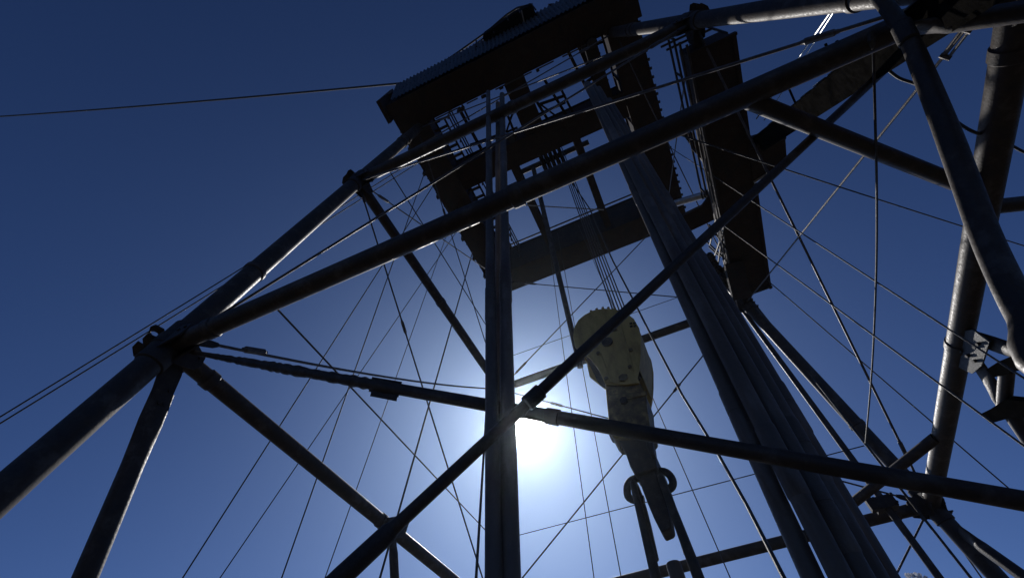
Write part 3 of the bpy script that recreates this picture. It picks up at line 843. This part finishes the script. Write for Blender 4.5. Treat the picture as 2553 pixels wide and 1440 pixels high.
ear([(1618, 1182), (1636, 1175), (1656, 1175), (1670, 1184), (1678, 1202), (1672, 1216), (1650, 1226)], 'ear')
wl = [PY(1549, 1108, BY-.16), PY(1546, 1118, BY-.16), PY(1551, 1122, BY-.16), PY(1553, 1110, BY-.16)]
build('wire_loop', MB().tube(wl, .008, 6), 'wire', HK)
# elevator links hanging from the ears
for q0, q1, r, lab in (((1580, 1212), (1636, 1440), .058, 'left of the two long steel links hanging from the hook ears'), ((1650, 1196), (1742, 1440), .06, 'right of the two long steel links hanging from the hook ears')):
    a, b = PY(*q0, BY-.18), PY(*q1, BY-.18)
    e = to_z(a, b, .9)
    th = thing('elevator_link', e, lab, 'link', 'links hanging from the hook')
    pts = line(a, e, 12)
    t = (e-a).normalized()
    build('bar', MB().tube([a-t*.06, a-t*.04]+pts, [r*.4, r*.66]+[r*(.72+.28*min(1, i/5)) for i in range(13)], 16), 'grease', th)
    c = a+V((0, .17, .02))
    build('eye', MB().tube([a+V((0, .0, -.02)), a+V((0, .09, .10)), a+V((0, .22, .12)), a+V((0, .34, .04)), a+V((0, .36, -.15)), a+V((0, .28, -.4)), a+V((0, .08, -.75))+t*.1], r*.75, 12), 'grease', th)
# pipe standing in the hole below the hook
top = PY(1678, 1402, BY-.1)
DS = thing('drill_string', (top.x, top.y, GZ), 'short thick pipe end standing between the two hanging links', 'pipe')
build('tube', MB().tube([V((top.x, top.y, GZ)), V((top.x, top.y, top.z-.55)), V((top.x, top.y, top.z-.5)), V((top.x, top.y, top.z-.02)), top], [.065, .065, .082, .082, .074], 24), 'pipe', DS)

# ================================================================== lines, cables, guys
def wire(name, pts, r, label, cat, group=None, mt='wire', sides=8):
    return build(name, MB().tube(pts, r, sides), mt, None, label=label, cat=cat, group=group, smooth=60)
GH_ = 'hoisting lines between the crown and the block'
tops = [(1408, 432), (1412, 431), (1416, 430), (1420, 429), (1424, 428)]
bots = [(1528, 774), (1535, 774), (1543, 772), (1551, 770), (1558, 768)]
for i in range(5):
    a, b = PY(*tops[i], BY+.15-.05*i), PY(*bots[i], BY-.2+.12*i)
    p1 = to_z(a, b, LC+1.3); p0 = b-V((0, 0, .25))
    wire('hoisting_line', line(p1, p0, 6), .0135, ('leftmost', 'second from the left', 'middle', 'second from the right', 'rightmost')[i]+' of five wire lines running up from the block', 'wire rope', GH_)
# fast line running down to the right, kinked where it touches the far tie rod
fl = [PY(*q, yy) for q, yy in (((1408, 428), BY+.8), ((1470, 520), BY+.75), ((1528, 650), BY+.7), ((1576, 742), BY+.6), ((1640, 868), BY+.5), ((1701, 984), BY+.4), ((1780, 1112), BY), ((1862, 1258), BY-.6), ((1955, 1440), BY-1.4))]
fl.append(fl[-1]+(fl[-1]-fl[-2])*1.2)
wire('fast_line', fl, .019, 'thick dark cable running down to the right past the block, kinked halfway', 'cable')
for i, (q0, q1, lab) in enumerate((((1350, 470), (1481, 1440), 'thin vertical wire just right of the sun'), ((1366, 450), (1549, 1440), 'thin vertical wire passing behind the left link'), ((1385, 430), (1821, 1440), 'thin wire passing right of the hook down to the far girt'))):
    a, b = PY(*q0, 8.0), PY(*q1, 8.0)
    a2 = to_z(a, b, LC+.05)
    wire('hanging_wire', line(a2, to_z(a, b, GZ), 4), .0085, lab, 'wire', 'thin wires hanging behind the block')
a, b = D(1330, 420, 13.2), D(1447, 915, 9.6)
wire('hanging_pipe', line(a, b, 6), .062, 'slim dark pipe hanging from the crown behind the left of the block', 'pipe', mt='tube', sides=16)
a, b = HD(1207, 1115, 4.6), HD(1187, 1440, 4.6)
wire('hanging_rope', line(to_z(a, b, LC), to_z(a, b, GZ), 6), .014, 'dark rope hanging just left of the pipe stands beside the sun', 'rope')

GG = 'guy wires slanting down on the left'
for i, (q0, q1, z1, r, lab) in enumerate((
        ((1078, 466), (455, 1440), 4.0, .0135, 'leftmost of four slanting wires below the left of the crown'),
        ((1064, 415), (702, 1440), 3.8, .0125, 'second of the slanting wires, crossing two others near the scaly tube'),
        ((1150, 560), (548, 1440), 4.1, .0105, 'third slanting wire, crossing others near the scaly tube'),
        ((1142, 505), (810, 1440), 3.6, .0085, 'thinnest of the slanting wires left of the pipe stands'))):
    a, b = Z(*q0, LC+.0), Z(*q1, z1)
    wire('guy_wire', line(a, to_z(a, b, GZ), 4), r, lab, 'wire', GG)
a, b = Z(1178, 628, LC), Z(947, 1440, 3.4)
wire('guy_wire', line(a, to_z(a, b, GZ), 4), .018, 'steep thicker wire passing behind the crossing of left girt and slanting tube', 'wire', GG)
a, b = LF(962, 412), LF(1218, 820)
wire('stay_wire', line(a, b, 3), .014, 'short wire from the upper left corner down to the pipe stands', 'wire')
a, b = NF(672, 750)+V((0, .05, 0)), corner(-1, 1, 5.35)
wire('stay_wire', line(a, b, 3), .011, 'long straight wire from the near girt to the foot of the pipe stands', 'wire')
GP = 'paired guy wires at the far left'
for q0, q1, lab in (((1036, 398), (0, 1027), 'upper of two parallel guy wires reaching the left edge'), ((1040, 408), (0, 1043), 'lower of two parallel guy wires reaching the left edge')):
    a, b = Z(*q0, LC), Z(*q1, 5.2)
    pts = sagline(a, to_z(a, b, GZ), .25, 24)
    wire('guy_wire', pts, .013, lab, 'wire', GP)
a, b = Z(1052, 203, RZ1), D(-200, 302, 26)
wire('guy_wire', sagline(a, b, .5, 30), .034, 'single long wire from the crown railing across the empty sky at left', 'wire')
# right side
a, b = NF(1652, 304)+V((0, .08, 0)), D(2553, 611, 5.4)
wire('stay_wire', sagline(a, b+(b-a)*.3, .05, 16), .007, 'thin wire from the near girt past the railing to the right edge', 'wire')
a, b = D(1668, 366, 12.5), D(2553, 942, 3.7)
wire('stay_wire', line(a, b+(b-a)*.1, 6), .0085, 'upper of the two wires crossing in front of the right girt', 'wire')
a, b = D(1786, 548, 9.6), D(2553, 1111, 3.7)
wire('stay_wire', line(a, b+(b-a)*.1, 6), .0095, 'lower of the two wires crossing in front of the right girt', 'wire')
a, b = Z(1908, 694, RZ), D(2560, 1255, 7.4)
wire('stay_wire', line(a, b+(b-a)*.4, 6), .012, 'wire from the racking platform end passing behind the right girt', 'wire')
hk = corner(1, 1, 5.25)+V((-.16, -.1, 0))
a = NF(2173, 88)+V((0, .05, -.02))
pts = [a, D(2182, 300, 4.0), D(2186, 500, 4.55), D(2184, 700, 5.2), D(2174, 920, 6.1), D(2158, 1104, 7.2)]
sm = []
for i in range(len(pts)-1):
    p0, p1, p2, p3 = pts[max(i-1, 0)], pts[i], pts[i+1], pts[min(i+2, len(pts)-1)]
    for k in range(5):
        u = k/5; sm.append(.5*((2*p1)+(p2-p0)*u+(2*p0-5*p1+4*p2-p3)*u*u+(3*p1-p0-3*p2+p3)*u**3))
sm.append(pts[-1])
wr = wire('hanging_rope', sm, .0105, 'slack rope tied under the near girt, drooping to the far right leg', 'rope')
build('knot', MB().tube([D(2171, 78, 3.6), D(2172, 100, 3.62), D(2176, 122, 3.65)], [.016, .03, .014], 8), 'wire', wr)
a = corner(-1, 1, 5.35); b = D(2155, 1110, 7.2)
wire('stay_wire', line(b, a, 4), .0085, 'thin level wire low across the far face behind the links', 'wire')
a, b = FF(1275, 887), FF(1712, 733)
wire('stay_wire', line(a, b, 4), .0085, 'thin level wire high across the far face behind the block', 'wire')
# black hose sagging across the right
pts = [D(2212, 172, 4.4), D(2242, 195, 4.4), D(2290, 213, 4.35), D(2335, 245, 4.3), D(2362, 280, 4.25), D(2390, 307, 4.2), D(2430, 330, 4.15), D(2480, 345, 4.6), D(2520, 362, 4.7), D(2560, 382, 4.7), D(2640, 410, 4.8)]
sm = []
for i in range(len(pts)-1):
    p0, p1, p2, p3 = pts[max(i-1, 0)], pts[i], pts[i+1], pts[min(i+2, len(pts)-1)]
    for k in range(5):
        u = k/5; sm.append(.5*((2*p1)+(p2-p0)*u+(2*p0-5*p1+4*p2-p3)*u*u+(3*p1-p0-3*p2+p3)*u**3))
sm.append(pts[-1])
wire('hose', sm, .0145, 'black rubber hose sagging between the ladder and the right girt', 'hose', mt='rubber')
a, b = D(2228, 110, 4.2), D(2212, 172, 4.4)
wire('hanging_wire', [a, D(2222, 128, 4.25), D(2213, 148, 4.3), b], .004, 'fine loop of wire hanging beside the ladder', 'wire')
# cable running down beside the standpipe
a, b = Z(2272, 1262, L1+.2), Z(2080, 1018, 7.2)
kx = V((sp.x+.34, sp.y+.02, 0))
wire('cable', line(V((kx.x, kx.y, 10.3)), V((kx.x+.05, kx.y, GZ)), 6), .022, 'dark cable running down between the standpipe and the far right leg', 'cable')

# ================================================================== lamps and small things
def lamp(c, s, lab, tip):
    th = thing('floodlight', c, lab, 'lamp')
    d = tip.normalized()
    build('housing', MB().tube([c-d*s*1.0, c-d*s*.8, c-d*s*.1, c+d*s*.5], [s*.35, s*.6, s*.8, s*1.0], 14), 'paint_black', th)
    build('lens', MB().tube([c+d*s*.5, c+d*s*.56], s*.9, 14), 'glass', th)
    build('bracket', MB().tube([c-d*s*1.5, c-d*s*.9], s*.15, 8), 'girder', th)
lamp(D(1473, 108, 12.4), .16, 'round black floodlight hanging in an opening of the crown', V((.15, .1, -1)))
lamp(D(1276, 348, 13.4), .11, 'small dark lamp on the inner edge of the crown frame', V((.1, -.2, -1)))
# pale rag caught on the railing
mb = MB(); c = D(1762, 52, 8.9)
mb.v.append(c+V((0, 0, .05)))
for i in range(14):
    a = 2*math.pi*i/14; r = (.20 if i % 2 else .07)*random.uniform(.75, 1.15)
    mb.v.append(c+RT*(r*math.cos(a))-DN*(r*.8*math.sin(a))+FW*random.uniform(-.07, .07))
for i in range(14): mb.f.append([0, 1+i, 1+(i+1) % 14])
rg = build('rag', mb, 'rag', None, label='pale crumpled scrap caught on the near end of the racking platform', cat='rag', smooth=None)
md = rg.modifiers.new('thick', 'SOLIDIFY'); md.thickness = .012

# ================================================================== thin air volume added to imitate the veil of glare round the sun
HZ = bpy.data.materials.new('glare_haze'); HZ.use_nodes = True
n = HZ.node_tree.nodes; n.remove(n['Principled BSDF'])
pv = n.new('ShaderNodeVolumePrincipled')
pv.inputs['Color'].default_value = (.72, .86, 1, 1)
pv.inputs['Density'].default_value = .0006
pv.inputs['Anisotropy'].default_value = .93
HZ.node_tree.links.new(pv.outputs[0], n['Material Output'].inputs['Volume'])
M['glare_haze'] = HZ
build('glare_haze', MB().box(V((0, 0, 9.15)), 3000, 3000, 11.85), 'glare_haze', smooth=None, kind='stuff')
